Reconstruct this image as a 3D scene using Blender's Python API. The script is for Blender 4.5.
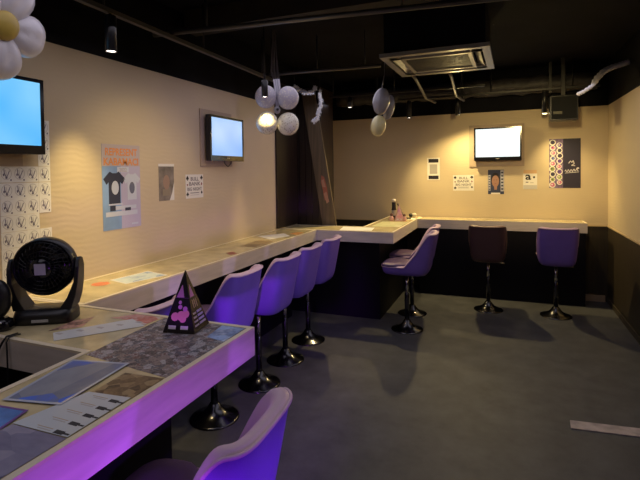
import bpy, math, random
from math import sin, cos, pi, radians
from mathutils import Vector, Matrix

random.seed(4)
S = bpy.context.scene
for o in list(bpy.data.objects):
    bpy.data.objects.remove(o)
C = S.collection

# ------------------------------------------------------------------ camera
cam_data = bpy.data.cameras.new('camera')
cam = bpy.data.objects.new('camera', cam_data)
C.objects.link(cam)
F, YAW, PITCH, ROLL, PPY = 460.6, 0.3819, 0.0254, -0.0135, 183.44
fw = Vector((-sin(YAW) * cos(PITCH), cos(YAW) * cos(PITCH), -sin(PITCH)))
rt = Vector((cos(YAW), sin(YAW), 0))
up = rt.cross(fw)
rt2 = cos(ROLL) * rt + sin(ROLL) * up
up2 = -sin(ROLL) * rt + cos(ROLL) * up
M = Matrix((rt2, up2, -fw)).transposed().to_4x4()
M.translation = Vector((0, 0, 1.6))
cam.matrix_world = M
cam_data.sensor_width = 36
cam_data.lens = F / 640 * 36
cam_data.shift_y = -(240 - PPY) / 640
cam_data.clip_start = 0.02
S.camera = cam

# ------------------------------------------------------------------ world, exposure, lights
w = bpy.data.worlds.new('world')
S.world = w
w.use_nodes = True
w.node_tree.nodes['Background'].inputs[0].default_value = (0.55, 0.5, 0.8, 1)
w.node_tree.nodes['Background'].inputs[1].default_value = 0.012
S.view_settings.view_transform = 'Standard'
S.view_settings.look = 'None'
S.view_settings.exposure = 0.0
S.view_settings.gamma = 1.0
S.view_settings.use_curve_mapping = False


def lamp(name, kind, loc, target, power, col, size=0.05, angle=60, blend=0.5, parent=None, sy=None):
    d = bpy.data.lights.new(name, kind)
    d.energy = power
    d.color = col
    if kind == 'SPOT':
        d.spot_size = radians(angle)
        d.spot_blend = blend
        d.shadow_soft_size = size
    elif kind == 'AREA':
        d.size = size
        if sy:
            d.shape = 'RECTANGLE'
            d.size_y = sy
    else:
        d.shadow_soft_size = size
    o = bpy.data.objects.new(name, d)
    C.objects.link(o)
    v = Vector(target) - Vector(loc)
    o.rotation_euler = v.to_track_quat('-Z', 'Y').to_euler()
    o.location = loc
    return o


WARM = (1.0, 0.75, 0.31)
NEUT = (1.0, 0.86, 0.72)
VIOLET = (0.36, 0.10, 1.0)
MAUVE = (0.80, 0.62, 1.0)
lamp('room_fill_light', 'AREA', (-1.55, 2.2, 2.42), (-1.55, 2.2, 0), 15, (0.93, 0.86, 1.0), 0.9, sy=6.4)
lamp('room_side_fill_light', 'AREA', (0.25, 3.2, 2.42), (0.25, 3.2, 0), 9, (0.95, 0.88, 1.0), 1.2, sy=4.0)
lamp('violet_party_light', 'SPOT', (0.0, -1.2, 0.84), (-0.95, 0.80, 0.50), 400, (0.42, 0.05, 0.98), 0.08, 29, 0.5)
lamp('back_wall_wash', 'SPOT', (0.25, 3.3, 2.40), (0.20, 6.33, 1.70), 105, WARM, 0.10, 50, 0.8)
lamp('left_wall_wash', 'SPOT', (-1.45, 2.3, 2.40), (-2.34, 2.6, 0.9), 26, WARM, 0.10, 95, 1.0)
lamp('violet_corner_light', 'SPOT', (0.95, 0.20, 0.60), (-0.55, 0.98, 0.62), 130, (0.34, 0.05, 1.0), 0.10, 27, 0.8)
lamp('lilac_party_light', 'SPOT', (1.0, 1.7, 0.86), (-1.4, 3.0, 0.86), 62, (0.54, 0.42, 1.0), 0.15, 58, 0.8)

# ------------------------------------------------------------------ materials
MATS = {}


def mat(name, col, rough=0.6, metal=0.0, emit=None, estr=1.0, var=0.0, scale=20.0, bump=0.0, bscale=60.0,
        alpha=1.0, spec=0.5, stretch=(1, 1, 1), coat=0.0):
    if name in MATS:
        return MATS[name]
    m = bpy.data.materials.new(name)
    m.use_nodes = True
    nt = m.node_tree
    b = nt.nodes['Principled BSDF']
    b.inputs['Base Color'].default_value = (*col, 1)
    b.inputs['Roughness'].default_value = rough
    b.inputs['Metallic'].default_value = metal
    b.inputs['Specular IOR Level'].default_value = spec
    b.inputs['Alpha'].default_value = alpha
    b.inputs['Coat Weight'].default_value = coat
    if emit:
        b.inputs['Emission Color'].default_value = (*emit, 1)
        b.inputs['Emission Strength'].default_value = estr
    if var or bump:
        tc = nt.nodes.new('ShaderNodeTexCoord')
        mp = nt.nodes.new('ShaderNodeMapping')
        mp.inputs['Scale'].default_value = stretch
        nt.links.new(tc.outputs['Object'], mp.inputs['Vector'])
    if var:
        n = nt.nodes.new('ShaderNodeTexNoise')
        n.inputs['Scale'].default_value = scale
        n.inputs['Detail'].default_value = 6
        nt.links.new(mp.outputs[0], n.inputs['Vector'])
        r = nt.nodes.new('ShaderNodeValToRGB')
        r.color_ramp.elements[0].position = 0.3
        r.color_ramp.elements[1].position = 0.7
        r.color_ramp.elements[0].color = (*[c * (1 - var) for c in col], 1)
        r.color_ramp.elements[1].color = (*[min(1, c * (1 + var)) for c in col], 1)
        nt.links.new(n.outputs['Fac'], r.inputs[0])
        nt.links.new(r.outputs[0], b.inputs['Base Color'])
    if bump:
        n2 = nt.nodes.new('ShaderNodeTexNoise')
        n2.inputs['Scale'].default_value = bscale
        n2.inputs['Detail'].default_value = 5
        nt.links.new(mp.outputs[0], n2.inputs['Vector'])
        bp = nt.nodes.new('ShaderNodeBump')
        bp.inputs['Strength'].default_value = bump
        bp.inputs['Distance'].default_value = 0.01
        nt.links.new(n2.outputs['Fac'], bp.inputs['Height'])
        nt.links.new(bp.outputs[0], b.inputs['Normal'])
    MATS[name] = m
    return m


def plaster_material():
    m = mat('cream_plaster', (0.60, 0.48, 0.33), 0.75, spec=0.25)
    nt = m.node_tree
    b = nt.nodes['Principled BSDF']
    tc = nt.nodes.new('ShaderNodeTexCoord')
    wv = nt.nodes.new('ShaderNodeTexWave')
    wv.bands_direction = 'Z'
    wv.inputs['Scale'].default_value = 9
    wv.inputs['Distortion'].default_value = 9
    wv.inputs['Detail'].default_value = 3
    wv.inputs['Detail Scale'].default_value = 0.7
    nz = nt.nodes.new('ShaderNodeTexNoise')
    nz.inputs['Scale'].default_value = 3.0
    nz.inputs['Detail'].default_value = 4
    ad = nt.nodes.new('ShaderNodeMath')
    ad.operation = 'MULTIPLY'
    nt.links.new(tc.outputs['Object'], wv.inputs['Vector'])
    nt.links.new(tc.outputs['Object'], nz.inputs['Vector'])
    nt.links.new(wv.outputs['Fac'], ad.inputs[0])
    nt.links.new(nz.outputs['Fac'], ad.inputs[1])
    bp = nt.nodes.new('ShaderNodeBump')
    bp.inputs['Strength'].default_value = 0.09
    bp.inputs['Distance'].default_value = 0.008
    nt.links.new(ad.outputs[0], bp.inputs['Height'])
    nt.links.new(bp.outputs[0], b.inputs['Normal'])
    r = nt.nodes.new('ShaderNodeValToRGB')
    r.color_ramp.elements[0].color = (0.58, 0.475, 0.325, 1)
    r.color_ramp.elements[1].color = (0.65, 0.535, 0.37, 1)
    nt.links.new(nz.outputs['Fac'], r.inputs[0])
    nt.links.new(r.outputs[0], b.inputs['Base Color'])
    return m


def floor_material():
    m = mat('dark_floor', (0.06, 0.06, 0.065), 0.55, spec=0.35)
    nt = m.node_tree
    b = nt.nodes['Principled BSDF']
    tc = nt.nodes.new('ShaderNodeTexCoord')
    n = nt.nodes.new('ShaderNodeTexNoise')
    n.inputs['Scale'].default_value = 5
    n.inputs['Detail'].default_value = 8
    n.inputs['Roughness'].default_value = 0.65
    nt.links.new(tc.outputs['Object'], n.inputs['Vector'])
    r = nt.nodes.new('ShaderNodeValToRGB')
    r.color_ramp.elements[0].position = 0.3
    r.color_ramp.elements[1].position = 0.75
    r.color_ramp.elements[0].color = (0.054, 0.056, 0.064, 1)
    r.color_ramp.elements[1].color = (0.104, 0.106, 0.116, 1)
    nt.links.new(n.outputs['Fac'], r.inputs[0])
    nt.links.new(r.outputs[0], b.inputs['Base Color'])
    n2 = nt.nodes.new('ShaderNodeTexNoise')
    n2.inputs['Scale'].default_value = 260
    nt.links.new(tc.outputs['Object'], n2.inputs['Vector'])
    bp = nt.nodes.new('ShaderNodeBump')
    bp.inputs['Strength'].default_value = 0.25
    bp.inputs['Distance'].default_value = 0.004
    nt.links.new(n2.outputs['Fac'], bp.inputs['Height'])
    nt.links.new(bp.outputs[0], b.inputs['Normal'])
    return m


def wood_material(name, a, bcol, rough=0.4, axis='Z'):
    m = mat(name, a, rough)
    nt = m.node_tree
    b = nt.nodes['Principled BSDF']
    tc = nt.nodes.new('ShaderNodeTexCoord')
    mp = nt.nodes.new('ShaderNodeMapping')
    mp.inputs['Scale'].default_value = {'Z': (14, 14, 0.8), 'X': (0.8, 14, 14)}[axis]
    n = nt.nodes.new('ShaderNodeTexNoise')
    n.inputs['Scale'].default_value = 2.2
    n.inputs['Detail'].default_value = 7
    r = nt.nodes.new('ShaderNodeValToRGB')
    r.color_ramp.elements[0].position = 0.35
    r.color_ramp.elements[1].position = 0.7
    r.color_ramp.elements[0].color = (*a, 1)
    r.color_ramp.elements[1].color = (*bcol, 1)
    nt.links.new(tc.outputs['Object'], mp.inputs['Vector'])
    nt.links.new(mp.outputs[0], n.inputs['Vector'])
    nt.links.new(n.outputs['Fac'], r.inputs[0])
    nt.links.new(r.outputs[0], b.inputs['Base Color'])
    return m


def collage_material(name, cols, scale, dark=0.25, rough=0.25, stretch=(1, 1, 1)):
    """cells of different photographs printed on a sheet"""
    m = mat(name, cols[0], 0.4, spec=0.25)
    nt = m.node_tree
    b = nt.nodes['Principled BSDF']
    tc = nt.nodes.new('ShaderNodeTexCoord')
    mp = nt.nodes.new('ShaderNodeMapping')
    mp.inputs['Scale'].default_value = stretch
    nt.links.new(tc.outputs['Object'], mp.inputs['Vector'])
    v = nt.nodes.new('ShaderNodeTexVoronoi')
    v.inputs['Scale'].default_value = scale
    nt.links.new(mp.outputs[0], v.inputs['Vector'])
    sp = nt.nodes.new('ShaderNodeSeparateColor')
    nt.links.new(v.outputs['Color'], sp.inputs[0])
    n = nt.nodes.new('ShaderNodeTexNoise')
    n.inputs['Scale'].default_value = scale * 2.5
    n.inputs['Detail'].default_value = 4
    nt.links.new(mp.outputs[0], n.inputs['Vector'])
    mx0 = nt.nodes.new('ShaderNodeMath')
    mx0.operation = 'MULTIPLY_ADD'
    mx0.inputs[1].default_value = 0.6
    nt.links.new(sp.outputs[0], mx0.inputs[0])
    m2 = nt.nodes.new('ShaderNodeMath')
    m2.operation = 'MULTIPLY'
    m2.inputs[1].default_value = 0.5
    nt.links.new(n.outputs['Fac'], m2.inputs[0])
    nt.links.new(m2.outputs[0], mx0.inputs[2])
    r = nt.nodes.new('ShaderNodeValToRGB')
    els = r.color_ramp.elements
    while len(els) < len(cols):
        els.new(0.5)
    for i, c in enumerate(cols):
        els[i].position = 0.15 + 0.7 * i / (len(cols) - 1)
        els[i].color = (*c, 1)
    nt.links.new(mx0.outputs[0], r.inputs[0])
    nt.links.new(r.outputs[0], b.inputs['Base Color'])
    return m


PLASTER = plaster_material()
FLOOR = floor_material()
BLACK = mat('black_paint', (0.006, 0.006, 0.009), 0.85, spec=0.15, var=0.5, scale=3)
DADO = wood_material('dark_brown_wainscot', (0.030, 0.022, 0.013), (0.048, 0.036, 0.022), 0.5)
TRIMW = mat('cream_trim', (0.55, 0.42, 0.25), 0.5)
PILLAR = wood_material('dark_wood_panel', (0.016, 0.010, 0.007), (0.034, 0.021, 0.014), 0.35)
PLANKM = wood_material('brown_plank_wood', (0.10, 0.075, 0.045), (0.17, 0.13, 0.085), 0.35)
FASCIA = mat('pale_marble_laminate', (0.70, 0.63, 0.57), 0.4, var=0.10, scale=5, stretch=(1, 1, 6))
BORDER = mat('cream_edge_strip', (0.80, 0.70, 0.52), 0.35)
TOPM = mat('cream_counter_top', (0.60, 0.50, 0.28), 0.18, var=0.24, scale=9, spec=0.6)
UNDER = mat('black_counter_panel', (0.004, 0.0035, 0.007), 0.6, spec=0.2)
VINYL = mat('violet_vinyl', (0.19, 0.115, 0.48), 0.42, bump=0.12, bscale=180, var=0.08, scale=6)
LILAC = mat('lilac_vinyl', (0.66, 0.47, 0.62), 0.42, bump=0.12, bscale=180, var=0.06, scale=6)
SEATM = mat('dusky_violet_vinyl', (0.14, 0.085, 0.19), 0.42, bump=0.12, bscale=180)
VINYLB = mat('maroon_brown_vinyl', (0.085, 0.042, 0.045), 0.42, bump=0.12, bscale=180)
LILACB = mat('dull_brown_piping', (0.30, 0.19, 0.15), 0.45)
CHROME = mat('chrome', (0.75, 0.75, 0.76), 0.12, 1.0)
BCHROME = mat('shaded_chrome', (0.09, 0.09, 0.10), 0.2, 1.0)  # chrome darkened evenly for the stool bases, their shade put into the colour
DCHROME = mat('dark_chrome', (0.13, 0.13, 0.15), 0.25, 1.0)
PLASTIC = mat('black_plastic', (0.012, 0.012, 0.015), 0.32)
GLOSSB = mat('gloss_black', (0.006, 0.006, 0.009), 0.12)
GREY = mat('grey_metal', (0.30, 0.28, 0.26), 0.4, 0.6)
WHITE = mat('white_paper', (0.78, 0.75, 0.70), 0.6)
INK = mat('black_ink', (0.015, 0.013, 0.02), 0.6)

# ------------------------------------------------------------------ mesh builder


class MB:
    def __init__(self):
        self.v, self.f, self.m, self.mats, self.sm = [], [], [], [], []

    def mi(self, m):
        if m not in self.mats:
            self.mats.append(m)
        return self.mats.index(m)

    def add(self, vs, fs, m, smooth=False):
        k = len(self.v)
        self.v += [tuple(x) for x in vs]
        i = self.mi(m)
        for f in fs:
            self.f.append([a + k for a in f])
            self.m.append(i)
            self.sm.append(smooth)
        return self

    def box(self, x0, x1, y0, y1, z0, z1, m, T=None):
        vs = [Vector((x, y, z)) for z in (z0, z1) for y in (y0, y1) for x in (x0, x1)]
        if T:
            vs = [T @ v for v in vs]
        return self.add(vs, [(0, 2, 3, 1), (4, 5, 7, 6), (0, 1, 5, 4), (2, 6, 7, 3), (0, 4, 6, 2), (1, 3, 7, 5)], m)

    def prism(self, poly, z0, z1, m, T=None):
        a = sum(poly[i - 1][0] * poly[i][1] - poly[i][0] * poly[i - 1][1] for i in range(len(poly)))
        if a < 0:
            poly = poly[::-1]
        n = len(poly)
        vs = [Vector((x, y, z0)) for x, y in poly] + [Vector((x, y, z1)) for x, y in poly]
        if T:
            vs = [T @ v for v in vs]
        fs = [tuple(range(n - 1, -1, -1)), tuple(range(n, 2 * n))]
        fs += [(i, (i + 1) % n, n + (i + 1) % n, n + i) for i in range(n)]
        return self.add(vs, fs, m)

    def ring(self, po, pi_, z0, z1, m):
        n = len(po)
        vs = [(x, y, z) for z in (z0, z1) for p in (po, pi_) for x, y in p]
        fs = []
        for i in range(n):
            j = (i + 1) % n
            fs += [(2 * n + i, 2 * n + j, 3 * n + j, 3 * n + i), (i, n + i, n + j, j),
                   (i, j, 2 * n + j, 2 * n + i), (n + i, 3 * n + i, 3 * n + j, n + j)]
        return self.add(vs, fs, m)

    def loft(self, rows, m, cap0=True, cap1=True, closed=True, smooth=True, T=None):
        n = len(rows[0])
        vs = [Vector(p) for r in rows for p in r]
        if T:
            vs = [T @ v for v in vs]
        fs = []
        for j in range(len(rows) - 1):
            for i in range(n if closed else n - 1):
                k = (i + 1) % n
                fs.append((j * n + i, j * n + k, (j + 1) * n + k, (j + 1) * n + i))
        if cap0:
            fs.append(tuple(range(n - 1, -1, -1)))
        if cap1:
            fs.append(tuple(range((len(rows) - 1) * n, len(rows) * n)))
        return self.add(vs, fs, m, smooth)

    def lathe(self, prof, m, n=32, T=None, cap0=True, cap1=True):
        rows = [[(r * cos(2 * pi * i / n), r * sin(2 * pi * i / n), z) for i in range(n)] for r, z in prof]
        return self.loft(rows, m, cap0, cap1, T=T)

    def tube(self, pts, r, m, n=8, closed=False, T=None):
        pts = [Vector(p) for p in pts]
        if T:
            pts = [T @ p for p in pts]
        rows = []
        k = len(pts)
        up0 = None
        for i, p in enumerate(pts):
            if closed:
                t = pts[(i + 1) % k] - pts[i - 1]
            else:
                t = pts[min(i + 1, k - 1)] - pts[max(i - 1, 0)]
            t.normalize()
            if up0 is None:
                up0 = Vector((0, 0, 1)) if abs(t.z) < 0.9 else Vector((1, 0, 0))
            u = (up0 - t * up0.dot(t)).normalized()
            up0 = u
            v = t.cross(u)
            rr = r[i] if isinstance(r, (list, tuple)) else r
            rows.append([p + rr * (cos(2 * pi * a / n) * u + sin(2 * pi * a / n) * v) for a in range(n)])
        if closed:
            rows.append(rows[0])
            return self.loft(rows, m, False, False)
        return self.loft(rows, m)

    def ball(self, c, r, m, T=None, nu=24, nv=14, fn=None):
        rows = []
        for j in range(1, nv):
            th = pi * j / nv
            row = []
            for i in range(nu):
                ph = 2 * pi * i / nu
                q = Vector((sin(th) * cos(ph), sin(th) * sin(ph), -cos(th)))
                q = Vector((q.x * r[0], q.y * r[1], q.z * r[2]))
                if fn:
                    q = fn(q)
                row.append(q + Vector(c))
            rows.append(row)
        return self.loft(rows, m, T=T)

    def text(self, s, x, y, size, m, T, sx=1.0, z=0.0, align='CENTER'):
        cu = bpy.data.curves.new('t', 'FONT')
        cu.body = s
        cu.size = size
        cu.align_x = align
        cu.extrude = 0.0003
        cu.offset = size * 0.022
        cu.resolution_u = 2
        ob = bpy.data.objects.new('t', cu)
        C.objects.link(ob)
        bpy.context.view_layer.update()
        me = bpy.data.meshes.new_from_object(ob.evaluated_get(bpy.context.evaluated_depsgraph_get()))
        vs = [T @ Vector((x + v.co.x * sx, y + v.co.y, z + v.co.z)) for v in me.vertices]
        fs = [tuple(p.vertices) for p in me.polygons]
        bpy.data.objects.remove(ob)
        bpy.data.curves.remove(cu)
        bpy.data.meshes.remove(me)
        return self.add(vs, fs, m)

    def build(self, name, parent=None, bevel=0.0, loc=None):
        me = bpy.data.meshes.new(name)
        me.from_pydata(self.v, [], self.f)
        for m in self.mats:
            me.materials.append(m)
        me.polygons.foreach_set('material_index', self.m)
        me.polygons.foreach_set('use_smooth', self.sm)
        me.update()
        o = bpy.data.objects.new(name, me)
        C.objects.link(o)
        if parent:
            o.parent = parent
        if loc:
            o.location = loc
        if bevel:
            b = o.modifiers.new('bevel', 'BEVEL')
            b.width = bevel
            b.segments = 2
            b.limit_method = 'ANGLE'
        return o


def tag(o, label, cat, group=None, kind=None):
    o['label'] = label
    o['category'] = cat
    if group:
        o['group'] = group
    if kind:
        o['kind'] = kind
    return o


def thing(name, label, cat, loc=(0, 0, 0), rz=0.0, group=None):
    o = bpy.data.objects.new(name, None)
    o.empty_display_size = 0.05
    C.objects.link(o)
    o.location = loc
    o.rotation_euler = (0, 0, rz)
    return tag(o, label, cat, group)


def dup(o, parent=None):
    c = o.copy()
    C.objects.link(c)
    if parent:
        c.parent = parent
    for ch in list(o.children):
        dup(ch, c)
    return c


def struct(o, label=None):
    o['kind'] = 'structure'
    o['label'] = label or o.name.replace('_', ' ')
    o['category'] = o.name.split('_')[0].split('.')[0]
    return o


XL, XR, YB, YF, ZC, ZD, ZK = -2.347, 1.135, 6.336, -1.6, 2.339, 0.905, 0.968
ZTOP = 2.86
T0 = 0.1

# ------------------------------------------------------------------ room shell
struct(MB().box(XL - T0, XR + T0, YF - T0, YB + T0, -0.1, 0, FLOOR).build('floor'), 'dark grey floor of the bar room')
struct(MB().box(XL - T0, XR + T0, YF - T0, YB + T0, ZTOP, ZTOP + 0.1, BLACK).build('ceiling'), 'open black painted ceiling')


def wall(name, f, label):
    b = MB()
    f(b, 0.0, ZD, DADO)
    f(b, ZD, ZC, PLASTER)
    f(b, ZC, ZTOP, BLACK)
    struct(b.build(name), label)


wall('wall_left', lambda b, z0, z1, m: b.box(XL - T0, XL, YF, YB, z0, z1, m), 'long cream plaster wall on the left')
wall('wall_back', lambda b, z0, z1, m: b.box(XL - T0, XR + T0, YB, YB + T0, z0, z1, m), 'cream back wall over dark wainscot')
wall('wall_right', lambda b, z0, z1, m: b.box(XR, XR + T0, YF, YB, z0, z1, m), 'cream right wall over dark wainscot')
wall('wall_front', lambda b, z0, z1, m: b.box(XL - T0, XR + T0, YF - T0, YF, z0, z1, m), 'wall behind the viewer')
struct(MB().box(XL + 0.001, XR - 0.014, YB - 0.012, YB - 0.0005, ZD - 0.004, ZD + 0.010, TRIMW).build('trim_1'), 'thin cream dado rail on back wall')
struct(MB().box(XR - 0.012, XR - 0.0005, YF + 0.01, YB - 0.001, ZD - 0.004, ZD + 0.010, TRIMW).build('trim_2'), 'thin cream dado rail on right wall')
struct(MB().box(0.868, XR - 0.03, YB - 0.022, YB - 0.0005, 0.0, 0.075, mat('pale_baseboard', (0.42, 0.31, 0.20), 0.5)).build('baseboard_back'), 'short pale baseboard by the back corner')
struct(MB().box(XR - 0.012, XR - 0.0005, YF + 0.01, YB - 0.03, 0.0, 0.06, mat('dark_baseboard', (0.06, 0.047, 0.03), 0.5)).build('baseboard_right'), 'dark baseboard of the right wall')
# dark wood cladding and pillar in the back left corner
struct(MB().box(XL + 0.0005, XL + 0.02, 4.53, 5.06, ZK + 0.012, 2.6, PILLAR).build('trim_3'), 'dark wood cladding on left wall end')
pb = MB()
pb.box(XL + 0.0005, -2.02, 5.08, 5.5, 0.0, 2.6, PILLAR)
for k in range(4):
    xx = XL + 0.04 + k * 0.08
    pb.box(xx, xx + 0.004, 5.076, 5.08, 0.02, 2.58, GLOSSB)
struct(pb.build('trim_4'), 'dark wood clad pillar behind the corner counter')

# ------------------------------------------------------------------ bar counters


def inset(poly, d):
    n = len(poly)
    out = []
    for i in range(n):
        p0, p1, p2 = Vector(poly[i - 1]), Vector(poly[i]), Vector(poly[(i + 1) % n])
        a = (p1 - p0).normalized()
        b = (p2 - p1).normalized()
        na, nb = Vector((-a.y, a.x)), Vector((-b.y, b.x))
        k = d / (1 + na.dot(nb))
        out.append(tuple(p1 + (na + nb) * k))
    return out


def counter(name, label, poly, panels):
    """poly counter-clockwise footprint; panels = list of footprints of the black base panels"""
    xs = [p[0] for p in poly]
    ys = [p[1] for p in poly]
    cx, cy = sum(xs) / len(xs), sum(ys) / len(ys)
    L = lambda P: [(x - cx, y - cy) for x, y in P]
    t = thing(name, label, 'bar counter', (cx, cy, 0))
    q = L(poly)
    MB().prism(q, 0.853, 0.960, FASCIA).build('fascia', t)
    MB().ring(q, inset(q, 0.022), 0.9602, ZK + 0.001, BORDER).build('edge_strip', t)
    MB().prism(inset(q, 0.0222), 0.9602, ZK - 0.001, TOPM).build('countertop', t)
    for pn in panels:
        MB().prism(L(pn), 0.0, 0.8528, UNDER).build('base_panel', t)
    return t


xA = -1.9055
g = 0.0015
counter('bar_counter', 'long cream topped bar counter running along the left wall to the dark pillar',
        [(XL + g, 1.633 + g), (xA, 1.633 + g), (xA, 4.629 - g), (XL + g, 4.629 - g)],
        [[(XL + 0.01, 1.66), (xA - 0.30, 1.66), (xA - 0.30, 4.60), (XL + 0.01, 4.60)]])
counter('bar_counter', 'corner bar counter stepping out from the left wall toward the back wall',
        [(XL + g, 4.629 + g), (-1.0604, 4.629 + g), (-1.0604, YB - g), (-1.50, YB - g), (-1.50, 5.034), (XL + g, 5.034)],
        [[(-2.3, 4.80), (-1.25, 4.80), (-1.25, 6.32), (-1.4, 6.32), (-1.4, 4.95), (-2.3, 4.95)]])
counter('bar_counter', 'narrow bar counter along the back wall under the white television',
        [(-1.0604 + g, 6.0146), (0.8758, 6.0146), (0.8758, YB - 0.024), (-1.0604 + g, YB - 0.024)],
        [[(-1.04, 6.035), (0.860, 6.035), (0.860, 6.30), (-1.04, 6.30)]])
xE = -0.953
counter('bar_counter', 'near bar counter with violet lit front covered in printed sheets',
        [(XL + g, 1.19), (-1.40, 1.19), (-1.34, -0.4), (xE, -0.4), (xE, 1.633 - g), (XL + g, 1.633 - g)],
        [[(-2.3, 1.26), (-1.30, 1.26), (-1.25, -0.35), (-1.19, -0.35), (-1.19, 1.40), (-2.3, 1.40)]])

# ------------------------------------------------------------------ bar stools


def sup(n, hw, hb, e=4.2):
    out = []
    for i in range(n):
        a = 2 * pi * i / n
        c, s = cos(a), sin(a)
        out.append((hw * math.copysign(abs(c) ** (2 / e), c), hb * math.copysign(abs(s) ** (2 / e), s)))
    return out


def smooth(a, b, x):
    t = max(0, min(1, (x - a) / (b - a)))
    return t * t * (3 - 2 * t)


def make_stool(outer, inner, label):
    t = thing('bar_stool', label, 'bar stool')
    HW, HB, ZB, ZS, ZT = 0.195, 0.230, 0.565, 0.655, 0.985
    N = 72
    base = sup(N, HW, HB, 5.0)

    def rim(x, y):
        tt = (y + HB) / (2 * HB)
        gg = 1 - smooth(0.08, 0.50, tt)
        return ZS + (ZT - 0.010 * (1 - (x / HW) ** 2) - ZS) * gg

    def bend(x, y, z):
        k = 0.90 + 0.10 * min(1, (z - ZB) / 0.22)
        return (x * k, y - 0.19 * max(0, z - 0.60) * (1 - smooth(-0.1, 0.2, y)), z)

    rows = []
    for sc, dz in ((0.15, 0.0), (0.7, 0.003), (0.88, 0.014), (0.96, 0.034), (0.99, 0.06), (1.0, 0.085)):
        rows.append([bend(x * sc, y * sc, ZB + dz) for x, y in base])
    for f in (0.33, 0.66, 1.0):
        rows.append([bend(x, y, ZB + 0.085 + f * (rim(x, y) - ZB - 0.085)) for x, y in base])
    MB().loft(rows, outer, cap1=False).build('shell', t)
    th = 0.046
    rows = []
    for ins, dz in ((0.001, 0.0), (0.25, 0.011), (0.7, 0.012), (1.0, 0.0)):
        rows.append([bend(x * (1 - ins * th / HW), y * (1 - ins * th / HB), rim(x, y) + dz) for x, y in base])
    for f in (0.3, 0.65, 1.0):
        rows.append([bend(x * (1 - th / HW), y * (1 - th / HB), rim(x, y) + f * (0.64 - rim(x, y))) for x, y in base])
    MB().loft(rows, inner, cap0=False, cap1=False).build('backrest', t)
    rows = []
    for ins, z in ((0.052, 0.622), (0.050, 0.66), (0.056, 0.676), (0.075, 0.686), (0.12, 0.691), (0.2, 0.692)):
        row = []
        for x, y in base:
            k = smooth(-0.02, 0.10, y)
            i2 = ins * (1 - k) + (ins - 0.056) * k
            row.append(bend(x * (1 - i2 / HW), y * (1 - i2 / HB), z if z > 0.65 else z + (0.662 - z) * k))
        rows.append(row)
    MB().loft(rows, SEATM).build('seat', t)
    MB().tube([bend(x * 1.005, y * 1.005, rim(x, y)) for x, y in base], 0.006, inner, closed=True).build('piping', t)
    bm = MB()
    bm.lathe([(0.160, 0.0), (0.160, 0.006), (0.148, 0.012), (0.108, 0.024), (0.072, 0.044), (0.048, 0.070), (0.030, 0.098), (0.026, 0.10)], BCHROME, 40)
    bm.build('base', t)
    cm = MB()
    cm.lathe([(0.023, 0.1003), (0.023, 0.36), (0.021, 0.365)], DCHROME, 20)
    cm.lathe([(0.016, 0.365), (0.016, 0.54)], CHROME, 16)
    cm.lathe([(0.03, 0.54), (0.075, 0.55), (0.09, 0.5648)], PLASTIC, 20)
    cm.build('column', t)
    MB().tube([(0.05, 0, 0.547), (0.12, 0.01, 0.543), (0.17, 0.012, 0.54)], 0.006, CHROME).build('height_lever', t)
    return t


FX = radians(90)   # local +Y (front) turned to face -X
stools = [
    (-1.745, 3.99, FX, 1.0, 'violet bar stool farthest along the left row, next to the corner counter'),
    (-1.745, 3.50, FX, 1.0, 'violet bar stool second from the corner counter in the left row'),
    (-1.735, 3.03, FX, 1.0, 'violet bar stool third from the corner counter in the left row'),
    (-1.77, 2.50, FX, 1.0, 'violet bar stool just beyond the end corner of the near counter'),
    (-1.90, 1.885, FX, 0.95, 'bar stool hidden behind the pyramid stand, only its violet back top showing'),
    (-0.92, 4.60, FX, 1.0, 'violet bar stool seen side on with lilac seat at the corner counter'),
    (-0.97, 5.14, FX, 1.0, 'bar stool standing behind the side-on violet stool near the back counter'),
    (-0.18, 5.56, 0.0, 1.0, 'maroon brown bar stool at the back counter under the face poster'),
    (0.51, 5.56, 0.0, 1.0, 'violet bar stool at the right end of the back counter'),
    (-0.87, 1.045, FX + radians(3), 0.96, 'foreground bar stool with bright violet back at the near counter'),
]
proto = make_stool(VINYL, LILAC, stools[0][4])
brown = make_stool(VINYLB, LILACB, stools[7][4])
for i, (x, y, rz, sz, lb) in enumerate(stools):
    o = proto if i == 0 else brown if i == 7 else dup(proto)
    o.location = (x, y, 0)
    o.rotation_euler = (0, 0, rz)
    o.scale = (1, 1, sz)
    o['label'] = lb
    o['group'] = 'bar stools at the counters'

# ------------------------------------------------------------------ televisions
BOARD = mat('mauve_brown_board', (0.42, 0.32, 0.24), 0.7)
LW = lambda y, z, x=XL: Matrix(((0, 0, 1, x), (1, 0, 0, y), (0, 1, 0, z), (0, 0, 0, 1)))      # u=+Y v=+Z n=+X
BW = lambda x, z, y=YB: Matrix(((1, 0, 0, x), (0, 0, -1, y), (0, 1, 0, z), (0, 0, 0, 1)))     # u=+X v=+Z n=-Y


def screen_mat(name, a, bcol, estr):
    m = mat(name, (0.01, 0.01, 0.01), 0.3, emit=a, estr=estr)
    nt = m.node_tree
    b = nt.nodes['Principled BSDF']
    tc = nt.nodes.new('ShaderNodeTexCoord')
    n = nt.nodes.new('ShaderNodeTexNoise')
    n.inputs['Scale'].default_value = 3.0
    n.inputs['Detail'].default_value = 1
    r = nt.nodes.new('ShaderNodeValToRGB')
    r.color_ramp.elements[0].position = 0.35
    r.color_ramp.elements[1].position = 0.65
    r.color_ramp.elements[0].color = (*a, 1)
    r.color_ramp.elements[1].color = (*bcol, 1)
    nt.links.new(tc.outputs['Object'], n.inputs['Vector'])
    nt.links.new(n.outputs['Fac'], r.inputs[0])
    nt.links.new(r.outputs[0], b.inputs['Emission Color'])
    return m


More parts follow.
